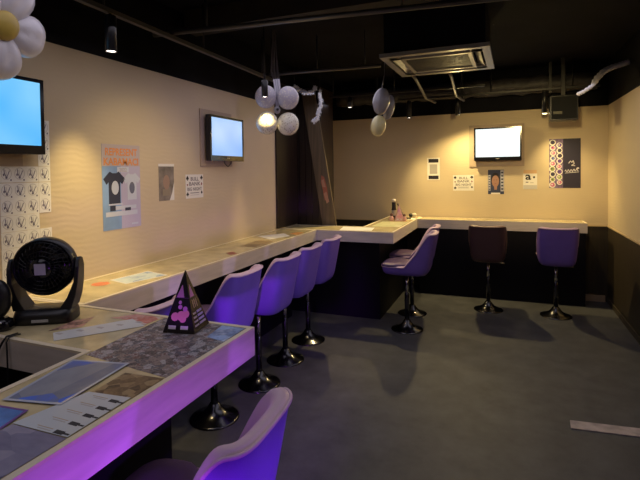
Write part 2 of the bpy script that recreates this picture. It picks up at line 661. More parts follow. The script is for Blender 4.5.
def television(label, T, wd, ht, smat, board, cable):
    t = thing('television', label, 'television', T.translation)
    T = Matrix.Translation(-T.translation) @ T
    h = wd / 2
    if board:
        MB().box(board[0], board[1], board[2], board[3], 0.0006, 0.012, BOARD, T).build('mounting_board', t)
    MB().box(-0.1, 0.1, -0.1, 0.1, 0.0122, 0.0345, PLASTIC, T).build('wall_bracket', t)
    b = MB()
    b.box(-h, h, -ht / 2, ht / 2, 0.035, 0.075, PLASTIC, T)
    b.box(-h, h, ht / 2 - 0.018, ht / 2, 0.075, 0.082, GLOSSB, T)
    b.box(-h, h, -ht / 2, -ht / 2 + 0.045, 0.075, 0.082, GLOSSB, T)
    b.box(-h, -h + 0.018, -ht / 2 + 0.045, ht / 2 - 0.018, 0.075, 0.082, GLOSSB, T)
    b.box(h - 0.018, h, -ht / 2 + 0.045, ht / 2 - 0.018, 0.075, 0.082, GLOSSB, T)
    b.box(-0.02, 0.02, -ht / 2 + 0.018, -ht / 2 + 0.026, 0.082, 0.0825, GREY, T)
    b.build('casing', t)
    MB().box(-h + 0.0185, h - 0.0185, -ht / 2 + 0.0455, ht / 2 - 0.0185, 0.0752, 0.078, smat, T).build('screen', t)
    if cable:
        MB().tube([(cable[0] + a, -ht / 2 - bq, 0.03) for a, bq in ((0, -0.02), (0.0, 0.02), (0.05, 0.05), (0.10, 0.02), (0.11, -0.02))], 0.004, PLASTIC, T=T).build('cable', t)
    return t


BLUE1 = screen_mat('sky_blue_screen', (0.10, 0.50, 1.0), (0.22, 0.62, 1.0), 1.0)
BLUE2 = screen_mat('pale_blue_screen', (0.22, 0.46, 0.98), (0.32, 0.56, 1.0), 1.0)
WSCR = screen_mat('white_screen', (0.85, 1.0, 1.0), (0.95, 1.0, 1.0), 1.15)
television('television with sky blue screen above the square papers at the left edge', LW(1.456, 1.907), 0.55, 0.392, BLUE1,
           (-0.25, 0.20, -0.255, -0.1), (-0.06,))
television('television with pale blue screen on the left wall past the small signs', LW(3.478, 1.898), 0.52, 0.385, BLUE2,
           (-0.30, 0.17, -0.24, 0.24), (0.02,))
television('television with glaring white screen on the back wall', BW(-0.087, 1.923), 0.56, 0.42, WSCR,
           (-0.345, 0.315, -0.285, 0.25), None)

# ------------------------------------------------------------------ flat things on the walls
col = lambda n, c, r=0.55, **k: mat(n, c, r, **k)


def poly_disc(b, x, y, rx, ry, z, m, T, n=20, a0=0):
    b.prism([(x + rx * cos(2 * pi * i / n + a0), y + ry * sin(2 * pi * i / n + a0)) for i in range(n)], z, z + 0.0003, m, T)


def stroke(b, pts, wd, z, m, T):
    for (x0, y0), (x1, y1) in zip(pts[:-1], pts[1:]):
        d = Vector((x1 - x0, y1 - y0))
        if d.length < 1e-6:
            continue
        nrm = Vector((-d.y, d.x)).normalized() * wd / 2
        b.prism([(x0 - nrm.x, y0 - nrm.y), (x1 - nrm.x, y1 - nrm.y), (x1 + nrm.x, y1 + nrm.y), (x0 + nrm.x, y0 + nrm.y)], z, z + 0.0003, m, T)


# square papers
SHEET = col('sheet_paper', (0.86, 0.84, 0.80))
INKV = col('violet_grey_ink', (0.16, 0.14, 0.20))
INKL = col('pale_grey_ink', (0.50, 0.47, 0.46))


def sheet_mesh(T):
    b = MB()
    b.box(-0.0345, 0.0345, -0.0415, 0.0415, 0.0, 0.0012, SHEET, T)
    ring = [(0.026 * cos(a * pi / 10), 0.004 + 0.030 * sin(a * pi / 10)) for a in range(21)]
    stroke(b, ring, 0.0022, 0.0013, INKL, T)
    stroke(b, [(-0.012, 0.026), (-0.010, 0.006), (0.000, -0.016)], 0.0042, 0.0016, INKV, T)
    stroke(b, [(0.016, 0.020), (0.010, 0.004), (0.001, -0.016)], 0.0036, 0.0016, INKV, T)
    stroke(b, [(-0.004, 0.022), (0.000, 0.0), (0.001, -0.016)], 0.0025, 0.0016, INKL, T)
    poly_disc(b, -0.014, -0.002, 0.004, 0.007, 0.0016, INKV, T)
    poly_disc(b, 0.0, -0.017, 0.006, 0.005, 0.0016, INKV, T)
    poly_disc(b, 0.023, -0.029, 0.004, 0.005, 0.0016, INKV, T)
    return b


ORD = ['first', 'second', 'third', 'fourth', 'fifth', 'sixth', 'seventh', 'eighth', 'ninth', 'tenth']
colx = [1.575, 1.644, 1.7135, 1.784]
rowz = [1.8605, 1.7765, 1.692, 1.6075, 1.5215, 1.4385, 1.3545, 1.27, 1.186, 1.102, 1.018]
grid = {0: [3], 1: [3], 2: [3], 3: [0, 1, 2, 3], 4: [0, 1, 2, 3], 5: [0, 1, 2, 3], 6: [0, 1, 2], 7: [0, 1, 2, 3], 8: [0, 1, 2], 9: [0, 1], 10: [0]}
sheet0 = None
for r, cs in grid.items():
    for c in cs:
        if c == 3 and r < 3:
            lb = 'square paper with ink drawing beside the sky blue television, %s from top' % ORD[r]
        else:
            lb = 'square paper with ink drawing, %s row below the television, %s from left' % (ORD[r - 3], ORD[c])
        if sheet0 is None:
            o = sheet0 = sheet_mesh(LW(0, 0, 0)).build('paper_sheet')
        else:
            o = sheet0.copy()
            C.objects.link(o)
        o.location = (XL + 0.0006, colx[c], rowz[r])
        o.rotation_euler = (random.uniform(-0.015, 0.015), 0, 0)
        tag(o, lb, 'paper', 'square papers on the left wall')

# shirt poster
T = LW(0, 0, 0)
P1 = col('poster_blue', (0.24, 0.38, 0.64), var=0.25, scale=4)
P2 = col('poster_lilac', (0.50, 0.46, 0.62))
P3 = col('poster_head', (0.50, 0.42, 0.43))
ORANGE = col('orange_print', (0.75, 0.28, 0.07))
NAVY = col('navy_print', (0.03, 0.035, 0.07))
PALE = col('pale_blue_print', (0.58, 0.62, 0.72))
b = MB()
b.box(-0.162, 0.162, -0.276, 0.276, 0, 0.001, P1, T)
b.box(-0.162, 0.162, 0.135, 0.276, 0.001, 0.0013, P3, T)
b.box(-0.01, 0.162, -0.276, 0.135, 0.001, 0.0012, P2, T)
b.text('REPRESENT', 0, 0.205, 0.066, ORANGE, T, 0.82, 0.0016)
b.text('KABAMACI', 0, 0.142, 0.066, ORANGE, T, 0.92, 0.0016)
b.box(-0.04, 0.06, 0.095, 0.130, 0.0013, 0.0016, PALE, T)
b.text('2022', 0.01, 0.099, 0.036, P3, T, 0.9, 0.0018)


def shirt(b, cx, cy, s, m, T):
    pts = [(-.35, 1), (-.15, .9), (.15, .9), (.35, 1), (.85, .55), (.62, .2), (.45, .35), (.45, -1), (-.45, -1), (-.45, .35), (-.62, .2), (-.85, .55)]
    b.prism([(cx + x * s, cy + y * s) for x, y in pts], 0.0014, 0.0018, m, T)


shirt(b, -0.065, -0.005, 0.105, NAVY, T)
poly_disc(b, -0.060, -0.005, 0.030, 0.045, 0.002, PALE, T)
shirt(b, 0.085, 0.0, 0.09, PALE, T)
poly_disc(b, 0.085, -0.01, 0.024, 0.04, 0.002, col('slate_print', (0.14, 0.15, 0.22)), T)
b.box(-0.115, -0.0, -0.118, -0.108, 0.0018, 0.0021, PALE, T)
b.box(-0.105, -0.06, -0.155, -0.12, 0.0018, 0.0021, NAVY, T)
b.box(-0.06, 0.12, -0.150, -0.125, 0.0018, 0.0021, PALE, T)
b.box(0.02, 0.07, -0.160, -0.140, 0.0021, 0.0024, NAVY, T)
b.box(-0.14, 0.13, -0.190, -0.160, 0.0018, 0.0021, PALE, T)
b.box(0.075, 0.135, -0.258, -0.246, 0.0018, 0.0021, PALE, T)
o = b.build('poster', loc=(XL + 0.0006, 2.335, 1.519))
tag(o, 'tall blue and lilac poster showing a black shirt under orange headline', 'poster')

# photo poster
b = MB()
b.box(-0.083, 0.083, -0.137, 0.137, 0, 0.001, col('photo_grey', (0.20, 0.17, 0.16), 0.3, var=0.4, scale=14), T)
b.box(-0.086, 0.086, 0.118, 0.137, 0.001, 0.0014, WHITE, T)
b.prism([(0.083, -0.137), (0.083, 0.0), (0.06, -0.08), (0.03, -0.137)], 0.001, 0.0014, WHITE, T)
poly_disc(b, -0.002, 0.0, 0.036, 0.055, 0.0012, col('warm_photo', (0.34, 0.22, 0.17), 0.4), T)
b.box(-0.045, 0.035, -0.10, -0.05, 0.0010, 0.0012, col('photo_tan', (0.27, 0.22, 0.17), 0.4), T)
o = b.build('poster', loc=(XL + 0.0006, 2.766, 1.537))
tag(o, 'small curled grey photo poster between the shirt poster and the white sign', 'poster')


def card_sign(T, wd, ht, loc, label):
    b = MB()
    h, k = wd / 2, ht / 2
    b.box(-h, h, -k, k, 0, 0.0012, WHITE, T)
    RED = col('dull_red_ink', (0.25, 0.06, 0.07))
    GI = col('grey_ink', (0.20, 0.18, 0.19))
    s = ht / 0.19
    b.text('BULL', 0, 0.045 * s, 0.042 * s, GI, T, 1.1, 0.0014)
    b.text('BANK', 0, 0.006 * s, 0.042 * s, GI, T, 1.3, 0.0014)
    b.text('BIG NIGHT', 0, -0.035 * s, 0.038 * s, GI, T, 1.0, 0.0014)
    b.box(-0.5 * h, 0.5 * h, -0.056 * s, -0.050 * s, 0.0012, 0.0014, GI, T)
    b.box(-0.5 * h, 0.5 * h, -0.072 * s, -0.068 * s, 0.0012, 0.0014, INKL, T)
    # card suits in the corners: spade, club, diamond, heart
    def spade(x, y, r, m):
        b.prism([(x, y + 1.4 * r), (x - r, y), (x + r, y)], 0.0014, 0.0017, m, T)
        poly_disc(b, x - 0.5 * r, y - 0.1 * r, 0.55 * r, 0.55 * r, 0.0014, m, T, 10)
        poly_disc(b, x + 0.5 * r, y - 0.1 * r, 0.55 * r, 0.55 * r, 0.0014, m, T, 10)
        b.prism([(x, y), (x - 0.4 * r, y - 1.1 * r), (x + 0.4 * r, y - 1.1 * r)], 0.0014, 0.0017, m, T)
    def club(x, y, r, m):
        for dx, dy in ((0, .6), (-.6, -.1), (.6, -.1)):
            poly_disc(b, x + dx * r, y + dy * r, 0.55 * r, 0.55 * r, 0.0014, m, T, 10)
        b.prism([(x, y), (x - 0.4 * r, y - 1.1 * r), (x + 0.4 * r, y - 1.1 * r)], 0.0014, 0.0017, m, T)
    def diamond(x, y, r, m):
        b.prism([(x, y + r), (x - 0.7 * r, y), (x, y - r), (x + 0.7 * r, y)], 0.0014, 0.0017, m, T)
    def heart(x, y, r, m):
        poly_disc(b, x - 0.45 * r, y + 0.3 * r, 0.5 * r, 0.5 * r, 0.0014, m, T, 10)
        poly_disc(b, x + 0.45 * r, y + 0.3 * r, 0.5 * r, 0.5 * r, 0.0014, m, T, 10)
        b.prism([(x - 0.9 * r, y + 0.15 * r), (x, y - r), (x + 0.9 * r, y + 0.15 * r)], 0.0014, 0.0017, m, T)
    e = 0.80
    spade(-e * h, 0.68 * k, 0.016 * s, INK)
    heart(-e * h, 0.12 * k, 0.010 * s, RED)
    club(-e * h, -0.65 * k, 0.014 * s, INK)
    club(e * h, 0.72 * k, 0.015 * s, INK)
    diamond(e * h, 0.18 * k, 0.014 * s, RED)
    spade(e * h, -0.55 * k, 0.011 * s, INK)
    o = b.build('sign', loc=loc)
    tag(o, label, 'sign', 'white signs with card suits')


card_sign(LW(0, 0, 0), 0.228, 0.192, (XL + 0.0006, 3.10, 1.496), 'white sign with card suits in its corners on the left wall')
TB = BW(0, 0, 0)
card_sign(TB, 0.264, 0.205, (-0.507, YB - 0.0006, 1.428), 'white sign with card suits in its corners on the back wall')

b = MB()
b.box(-0.083, 0.083, -0.150, 0.150, 0, 0.0012, WHITE, TB)
b.box(-0.066, 0.066, 0.085, 0.135, 0.0012, 0.0016, INK, TB)
b.box(-0.066, 0.066, -0.137, -0.090, 0.0012, 0.0016, INK, TB)
b.box(-0.050, 0.050, -0.066, 0.062, 0.0012, 0.0016, col('washed_grey_print', (0.42, 0.39, 0.36)), TB)
o = b.build('notice', loc=(-0.893, YB - 0.0006, 1.617))
tag(o, 'upright white notice with black bars at its top and bottom', 'notice')

b = MB()
b.box(-0.096, 0.096, -0.156, 0.156, 0, 0.0012, col('deep_blue_print', (0.03, 0.04, 0.10)), TB)
b.box(0.055, 0.094, -0.12, 0.15, 0.0012, 0.0015, col('pale_column', (0.45, 0.45, 0.55)), TB)
b.box(-0.092, -0.066, -0.11, 0.09, 0.0012, 0.0015, col('pale_column', (0.45, 0.45, 0.55)), TB)
for k in range(6):
    b.box(0.062, 0.088, -0.10 + k * 0.042, -0.080 + k * 0.042, 0.0015, 0.0018, NAVY, TB)
    b.box(-0.088, -0.070, -0.10 + k * 0.032, -0.087 + k * 0.032, 0.0015, 0.0018, NAVY, TB)
SKIN = col('printed_skin', (0.34, 0.18, 0.13))
poly_disc(b, -0.006, 0.03, 0.055, 0.090, 0.0012, INK, TB)
poly_disc(b, -0.006, 0.010, 0.044, 0.075, 0.0016, SKIN, TB)
b.prism([(-0.02, -0.10), (0.012, -0.10), (0.014, -0.05), (-0.024, -0.05)], 0.0014, 0.0017, SKIN, TB)
for sx in (-1, 1):
    b.box(-0.006 + sx * 0.016 - 0.007, -0.006 + sx * 0.016 + 0.007, 0.024, 0.029, 0.0019, 0.0021, INK, TB)
b.box(-0.016, 0.004, -0.024, -0.018, 0.0019, 0.0021, col('dull_red_ink', (0.25, 0.06, 0.07)), TB)
b.box(-0.06, 0.05, -0.156, -0.138, 0.0012, 0.0015, WHITE, TB)
o = b.build('poster', loc=(-0.107, YB - 0.0006, 1.438))
tag(o, 'dark blue poster with a face on the back wall below the television', 'poster')

b = MB()
b.box(-0.080, 0.080, -0.120, 0.075, 0, 0.0012, WHITE, TB)
b.box(-0.075, 0.075, 0.075, 0.120, 0, 0.0012, col('peach_print', (0.66, 0.42, 0.22)), TB)
b.text('a', -0.022, 0.0, 0.13, INK, TB, 1.2, 0.0015)
poly_disc(b, 0.045, 0.028, 0.012, 0.014, 0.0015, INK, TB)
b.box(-0.05, -0.02, -0.04, -0.028, 0.0012, 0.0015, INKV, TB)
b.box(0.0, 0.04, -0.045, -0.035, 0.0012, 0.0015, INKL, TB)
b.box(-0.078, 0.078, -0.12, -0.07, 0.0012, 0.0015, col('pale_grey_print', (0.55, 0.53, 0.52)), TB)
o = b.build('notice', loc=(0.293, YB - 0.0006, 1.467))
tag(o, 'small white notice with a black letter a and orange top strip', 'notice')

b = MB()
b.box(-0.172, 0.170, -0.300, 0.302, 0, 0.0012, col('dark_navy_poster', (0.022, 0.018, 0.045)), TB)
b.box(-0.172, -0.02, -0.300, 0.302, 0.0012, 0.0014, col('collage_ground', (0.16, 0.11, 0.22), var=0.6, scale=18), TB)
cols = [col('violet_dot', (0.14, 0.06, 0.32)), col('pink_dot', (0.55, 0.14, 0.32)), col('dark_dot', (0.04, 0.03, 0.08)), col('green_dot', (0.25, 0.30, 0.10)), col('blue_dot', (0.16, 0.19, 0.48))]
rnd = random.Random(8)
for iy in range(9):
    for ix in range(2):
        cx = -0.134 + ix * 0.074 + rnd.uniform(-0.006, 0.006)
        cy = -0.262 + iy * 0.065 + (0.03 if ix else 0)
        if cy > 0.275:
            continue
        rr = rnd.uniform(0.030, 0.037)
        poly_disc(b, cx, cy, rr, rr, 0.0016, WHITE, TB, 14)
        poly_disc(b, cx + 0.002, cy + 0.002, rr * 0.70, rr * 0.70, 0.0020, rnd.choice(cols), TB, 12)
        poly_disc(b, cx - 0.004, cy + 0.004, rr * 0.25, rr * 0.25, 0.0023, rnd.choice([WHITE, cols[2]]), TB, 8)
SCR = col('white_script', (0.65, 0.62, 0.68))
stroke(b, [(0.04, 0.0), (0.06, 0.03), (0.075, 0.01), (0.09, 0.035), (0.10, -0.005), (0.07, -0.025), (0.11, -0.03)], 0.008, 0.0016, SCR, TB)
pts = [(0.0 + k * 0.009, -0.095 + 0.018 * sin(k * 1.9) + 0.001 * k) for k in range(17)]
stroke(b, pts, 0.007, 0.0016, SCR, TB)
stroke(b, [(0.0, -0.118), (0.15, -0.105)], 0.006, 0.0016, SCR, TB)
poly_disc(b, 0.14, -0.06, 0.014, 0.010, 0.0016, SCR, TB)
o = b.build('poster', loc=(0.680, YB - 0.0006, 1.661))
tag(o, 'large dark navy poster with a strip of ringed pictures and white scribble', 'poster')

# ------------------------------------------------------------------ sheets lying on the counters
TZ = Matrix.Identity(4)


def flat(name, label, cat, poly, m, z=1, extra=None, rim=None, group=None):
    cx = sum(p[0] for p in poly) / len(poly)
    cy = sum(p[1] for p in poly) / len(poly)
    q = [(x - cx, y - cy) for x, y in poly]
    b = MB()
    b.prism(q, 0, 0.0006, m)
    if rim:
        a = sum(q[i - 1][0] * q[i][1] - q[i][0] * q[i - 1][1] for i in range(len(q)))
        qq = q if a > 0 else q[::-1]
        b.ring(qq, inset(qq, rim[0]), 0.0006, 0.0009, rim[1])
    if extra:
        extra(b, q)
    o = b.build(name, loc=(cx, cy, ZK - 0.0008 + 0.0011 * (z - 1)))
    return tag(o, label, cat, group)


GP = 'printed sheets on the counters'
COLL = collage_material('photo_collage', [(0.02, 0.02, 0.035), (0.10, 0.08, 0.09), (0.30, 0.24, 0.23), (0.04, 0.05, 0.08), (0.45, 0.43, 0.47), (0.14, 0.06, 0.06)], 42)
flat('photo_collage', 'large dark collage of small photographs under the pyramid stand', 'print',
     [(-1.39, 1.608), (-0.978, 1.608), (-0.978, 1.13), (-1.37, 1.18)], COLL, 1, group=GP)
BLC = collage_material('blue_cloud_print', [(0.10, 0.15, 0.35), (0.35, 0.50, 0.85), (0.12, 0.18, 0.4), (0.55, 0.65, 0.9)], 14)  # blue highlights on the collage, painted as a separate cloudy patch
flat('print', 'blue light highlights painted as a cloudy patch at the near counter outer corner', 'print',
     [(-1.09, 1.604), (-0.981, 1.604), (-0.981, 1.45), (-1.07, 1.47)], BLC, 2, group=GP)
flat('print', 'mottled brown print on the near counter beside the violet front edge', 'print',
     [(-1.124, 1.112), (-0.979, 1.122), (-0.979, 0.985), (-1.115, 0.975)], collage_material('brown_print', [(0.06, 0.035, 0.02), (0.22, 0.14, 0.07), (0.38, 0.27, 0.14)], 30), 2, group=GP)
LAM = collage_material('grey_blue_photo', [(0.04, 0.10, 0.70), (0.08, 0.18, 0.80), (0.20, 0.22, 0.30), (0.30, 0.31, 0.36), (0.36, 0.37, 0.42)], 4.2, stretch=(1.6, 1, 1))
flat('laminated_poster', 'laminated grey and blue poster lying across the near counter', 'poster',
     [(-1.37, 1.127), (-1.162, 1.171), (-1.131, 0.889), (-1.314, 0.851)], LAM, 4, rim=(0.010, mat('clear_laminate_edge', (0.50, 0.54, 0.66), 0.12)), group=GP)


def menu_extra(b, q):
    for i in range(5):
        f = i / 4
        x = 0.055 - 0.005 * f
        y = 0.075 - 0.165 * f
        b.box(x - 0.018, x + 0.012, y - 0.007, y + 0.007, 0.0006, 0.0009, INK)
        b.box(x + 0.012, x + 0.030, y - 0.003, y + 0.003, 0.0006, 0.0009, INK)
        b.box(x - 0.075, x - 0.03, y - 0.004, y - 0.001, 0.0006, 0.0009, INKL)
        b.box(x - 0.085, x - 0.03, y + 0.004, y + 0.006, 0.0006, 0.0009, col('tan_ink', (0.5, 0.36, 0.2)))


flat('menu_sheet', 'white menu sheet with a row of black bottle pictures on near counter', 'menu',
     [(-1.125, 0.975), (-0.982, 0.990), (-0.979, 0.784), (-1.168, 0.780)], col('cool_white_paper', (0.60, 0.64, 0.68), 0.35), 3, menu_extra, group=GP)
flat('print', 'blue print with purple border at the left edge of the near counter', 'print',
     [(-1.31, 0.826), (-1.189, 0.839), (-1.164, 0.747), (-1.30, 0.725)], col('bright_blue_print', (0.10, 0.25, 0.75), 0.3, var=0.5, scale=8), 4,
     rim=(0.008, mat('purple_edge', (0.18, 0.05, 0.30), 0.3)), group=GP)
flat('print', 'pale grey lilac picture at the near end of the counter', 'print',
     [(-1.165, 0.778), (-0.979, 0.781), (-0.979, 0.50), (-1.16, 0.55)], collage_material('lilac_grey_photo', [(0.10, 0.09, 0.17), (0.24, 0.22, 0.34), (0.36, 0.33, 0.44)], 7, stretch=(1, 2.2, 1)), 2, group=GP)
flat('paper_sheet', 'long white printed sheet lying in front of the desk fan', 'paper',
     [(-1.684, 1.298), (-1.60, 1.235), (-1.392, 1.49), (-1.512, 1.545)], col('white_paper_b', (0.68, 0.70, 0.70), 0.4), 2,
     lambda b, q: [b.box(-0.12 + k * 0.05, -0.09 + k * 0.05, -0.10 + k * 0.055, -0.085 + k * 0.055, 0.0006, 0.0009, INKL) for k in range(5)], group=GP)
flat('paper_sheet', 'salmon pink mottled paper beside the base of the desk fan', 'paper',
     [(-1.725, 1.308), (-1.74, 1.44), (-1.70, 1.514), (-1.64, 1.398)], collage_material('salmon_print', [(0.65, 0.30, 0.22), (0.70, 0.42, 0.32), (0.12, 0.07, 0.06), (0.70, 0.36, 0.28)], 22), 1, group=GP)
flat('paper_sheet', 'red patterned sheet on the near counter behind the white sheet', 'paper',
     [(-1.62, 1.525), (-1.544, 1.606), (-1.403, 1.606), (-1.405, 1.50), (-1.50, 1.535)], collage_material('red_print', [(0.60, 0.08, 0.06), (0.66, 0.36, 0.32), (0.50, 0.10, 0.08), (0.70, 0.60, 0.56)], 18), 1, group=GP)
poly = [(-2.175 + 0.05 * cos(a * pi / 8), 1.985 + 0.05 * sin(a * pi / 8) * (1 + 0.2 * cos(3 * a))) for a in range(16)]
flat('sticker', 'orange red splash sticker at the near end of the long counter', 'sticker', poly, col('orange_red', (0.72, 0.22, 0.10), 0.4), 1)
flat('print', 'pale blue print on the long counter beyond the orange red sticker', 'print',
     [(-2.20, 2.075), (-2.03, 2.031), (-1.955, 2.30), (-2.162, 2.353)], collage_material('pale_blue_print_b', [(0.40, 0.52, 0.62), (0.62, 0.70, 0.72), (0.2, 0.3, 0.5)], 14), 1,
     rim=(0.012, WHITE), group=GP)
flat('sticker', 'small dark red sticker on the long counter near the first stools', 'sticker',
     [(-2.048, 3.085), (-2.032, 3.162), (-1.95, 3.097), (-1.965, 3.021)], col('dark_red', (0.30, 0.07, 0.04), 0.4), 1)
flat('print', 'long dark brown picture strip on the long counter', 'print',
     [(-2.126, 3.40), (-2.146, 3.80), (-1.967, 3.76), (-1.948, 3.40)], collage_material('sepia_print', [(0.13, 0.08, 0.04), (0.32, 0.22, 0.11), (0.45, 0.34, 0.18)], 9), 1, group=GP)
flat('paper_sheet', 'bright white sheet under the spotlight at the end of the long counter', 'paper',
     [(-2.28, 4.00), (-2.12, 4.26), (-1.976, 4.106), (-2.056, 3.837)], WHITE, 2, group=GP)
flat('print', 'orange print at the end of the long counter by the white sheet', 'print',
     [(-2.06, 4.27), (-2.03, 4.40), (-1.94, 4.38), (-1.935, 4.17)], col('orange_print_b', (0.62, 0.30, 0.10), 0.4, var=0.3, scale=12), 1, group=GP)
flat('paper_sheet', 'white patch painted in as the spotlight highlight on the corner counter', 'paper',
     [(-1.72, 4.985), (-1.35, 4.985), (-1.31, 4.70), (-1.66, 4.67)], WHITE, 1, group=GP)  # white patch stands in for the spotlight's highlight on the top
flat('print', 'greenish print on the corner counter toward the back wall', 'print',
     [(-1.42, 5.10), (-1.10, 5.10), (-1.10, 5.62), (-1.42, 5.62)], collage_material('green_print', [(0.40, 0.42, 0.22), (0.52, 0.50, 0.30), (0.6, 0.58, 0.42)], 7), 1, group=GP)

# ------------------------------------------------------------------ pyramid stand
py = thing('pyramid_stand', 'black and pink pyramid shaped display stand on the near counter corner', 'display stand', (-1.212, 1.53, ZK + 0.0016), radians(11))
hs, H = 0.068, 0.235
pyb = MB()
pyb.loft([[(-hs, -hs, 0), (hs, -hs, 0), (hs, hs, 0), (-hs, hs, 0)],
          [(-0.0015, -0.0015, H), (0.0015, -0.0015, H), (0.0015, 0.0015, H), (-0.0015, 0.0015, H)]],
         mat('gloss_black_card', (0.010, 0.008, 0.014), 0.25), smooth=False)
pyb.build('body', py)


def face_T(k):
    R = Matrix.Rotation(k * pi / 2, 4, 'Z')
    tilt = math.atan2(hs, H)
    return R @ Matrix.Translation((0, -hs, 0)) @ Matrix.Rotation(pi / 2 - tilt, 4, 'X')


PINK = col('pink_print', (0.62, 0.25, 0.50), 0.35)
MAG = col('magenta_print', (0.34, 0.10, 0.38), 0.35)
SAL = col('salmon_flower', (0.72, 0.32, 0.32), 0.35)
sl = math.hypot(hs, H)
for k in range(4):
    Tf = face_T(k)
    b = MB()
    wv = lambda v: hs * (1 - v / sl)
    b.prism([(-wv(0.135), 0.135), (wv(0.135), 0.135), (0.001, sl - 0.006), (-0.001, sl - 0.006)], 0.0004, 0.0008, MAG, Tf)
    b.prism([(-wv(0.135) * .8, 0.137), (wv(0.135) * .3, 0.137), (-0.004, 0.19)], 0.0008, 0.0011, PINK, Tf)
    if k % 2 == 0:
        for x, y, r in ((-0.022, 0.062, 0.017), (0.004, 0.066, 0.019), (0.022, 0.074, 0.016), (-0.004, 0.10, 0.009), (0.012, 0.055, 0.015), (-0.006, 0.118, 0.007), (0.018, 0.093, 0.010)):
            poly_disc(b, x, y, r, r, 0.0006 + random.random() * 0.0003, SAL if y < 0.09 else PINK, Tf, 12)
        for x in (-0.03, 0.022):
            b.box(x - 0.016, x + 0.016, 0.014, 0.028, 0.0004, 0.0008, WHITE, Tf)
    else:
        for i in range(4):
            v = 0.02 + i * 0.016
            b.box(-0.005, wv(v) * 0.75, v, v + 0.009, 0.0004, 0.0008, col('pale_violet_print', (0.42, 0.38, 0.7), 0.35), Tf)
            b.box(-wv(v) * 0.75, -0.012, v, v + 0.007, 0.0004, 0.0008, INKL, Tf)
        for i in range(3):
            x = -0.018 + i * 0.014
            b.box(x, x + 0.006, 0.09, 0.125, 0.0004, 0.0008, col('tan_ink', (0.5, 0.36, 0.2)), Tf)
    b.build('printed_face', py)

# ------------------------------------------------------------------ desk fan
fan = thing('desk_fan', 'round black desk fan standing on the near counter by the left wall', 'fan', (-1.862, 1.412, ZK + 0.0005), math.atan2(-0.86, 0.50) - pi / 2)
fan.scale = (0.93, 0.93, 0.93)
fb = MB()
fb.loft([[(x * s, y * s2, z) for x, y in sup(40, 0.128, 0.080, 5)] for s, s2, z in ((1, 1, 0), (1, 1, 0.035), (0.96, 0.92, 0.055), (0.8, 0.6, 0.066))], PLASTIC)
fb.build('base', fan)
for sx in (-1, 1):
    yk = MB()
    rows = []
    for x, hx, hy, z in ((0.098, 0.026, 0.055, 0.060), (0.122, 0.018, 0.050, 0.11), (0.142, 0.010, 0.044, 0.18), (0.147, 0.009, 0.038, 0.25), (0.146, 0.008, 0.026, 0.285), (0.145, 0.007, 0.010, 0.293)):
        rows.append([(sx * x + hx * dx, hy * dy, z) for dx, dy in ((-1, -1), (1, -1), (1, 1), (-1, 1))])
    yk.loft(rows, PLASTIC, smooth=False)
    yk.build('arm', fan, bevel=0.003)
HT = Matrix.Translation((0, 0, 0.255)) @ Matrix.Rotation(radians(-4), 4, 'X') @ Matrix.Rotation(-pi / 2, 4, 'X')   # local z of head -> +Y
hd = MB()
hd.lathe([(0.128, 0.035), (0.134, 0.03), (0.134, -0.025), (0.118, -0.05), (0.09, -0.085), (0.04, -0.10)], PLASTIC, 48, HT, cap0=False)
hd.lathe([(0.128, 0.035), (0.122, 0.03), (0.122, -0.02), (0.10, -0.045)], PLASTIC, 48, HT, cap0=False, cap1=False)
hd.build('housing', fan)
gr = MB()
for r, z in ((0.118, 0.040), (0.100, 0.047), (0.080, 0.053), (0.060, 0.057)):
    gr.tube([(r * cos(2 * pi * i / 40), r * sin(2 * pi * i / 40), z) for i in range(40)], 0.0018, GLOSSB, 6, True, HT)
for k in range(32):
    a = 2 * pi * k / 32
    pts = [(r * cos(a + tw), r * sin(a + tw), z) for r, z, tw in ((0.125, 0.034, 0), (0.10, 0.047, 0.1), (0.07, 0.055, 0.22), (0.04, 0.060, 0.36))]
    gr.tube(pts, 0.0018, GLOSSB, 6, False, HT)
gr.lathe([(0.048, 0.057), (0.046, 0.063), (0.02, 0.066)], GLOSSB, 28, HT)
grille = gr.build('grille', fan)
MB().box(-0.024, 0.024, -0.026, 0.026, 0.0662, 0.0675, mat('silver_badge', (0.50, 0.50, 0.50), 0.4), HT).build('badge', grille)
bl = MB()
for k in range(5):
    a0 = 2 * pi * k / 5
    rows = []
    for j in range(6):
        r = 0.03 + 0.085 * j / 5
        row = []
        for i in range(5):
            s = (i / 4 - 0.5)
            a = a0 + s * 0.95 + 0.25 * j / 5
            z = 0.0 + s * 0.03
            row.append((r * cos(a), r * sin(a), z))
        rows.append(row)
    bl.loft(rows, GLOSSB, False, False, closed=False, T=HT)
bl.lathe([(0.034, -0.03), (0.034, 0.02), (0.028, 0.026)], GLOSSB, 24, HT)
bl.build('blades', fan)
cb = MB()
cb.box(-0.035, 0.035, 0.074, 0.0835, 0.012, 0.024, mat('silver_badge', (0.50, 0.50, 0.50), 0.4))
cb.build('control_strip', fan)

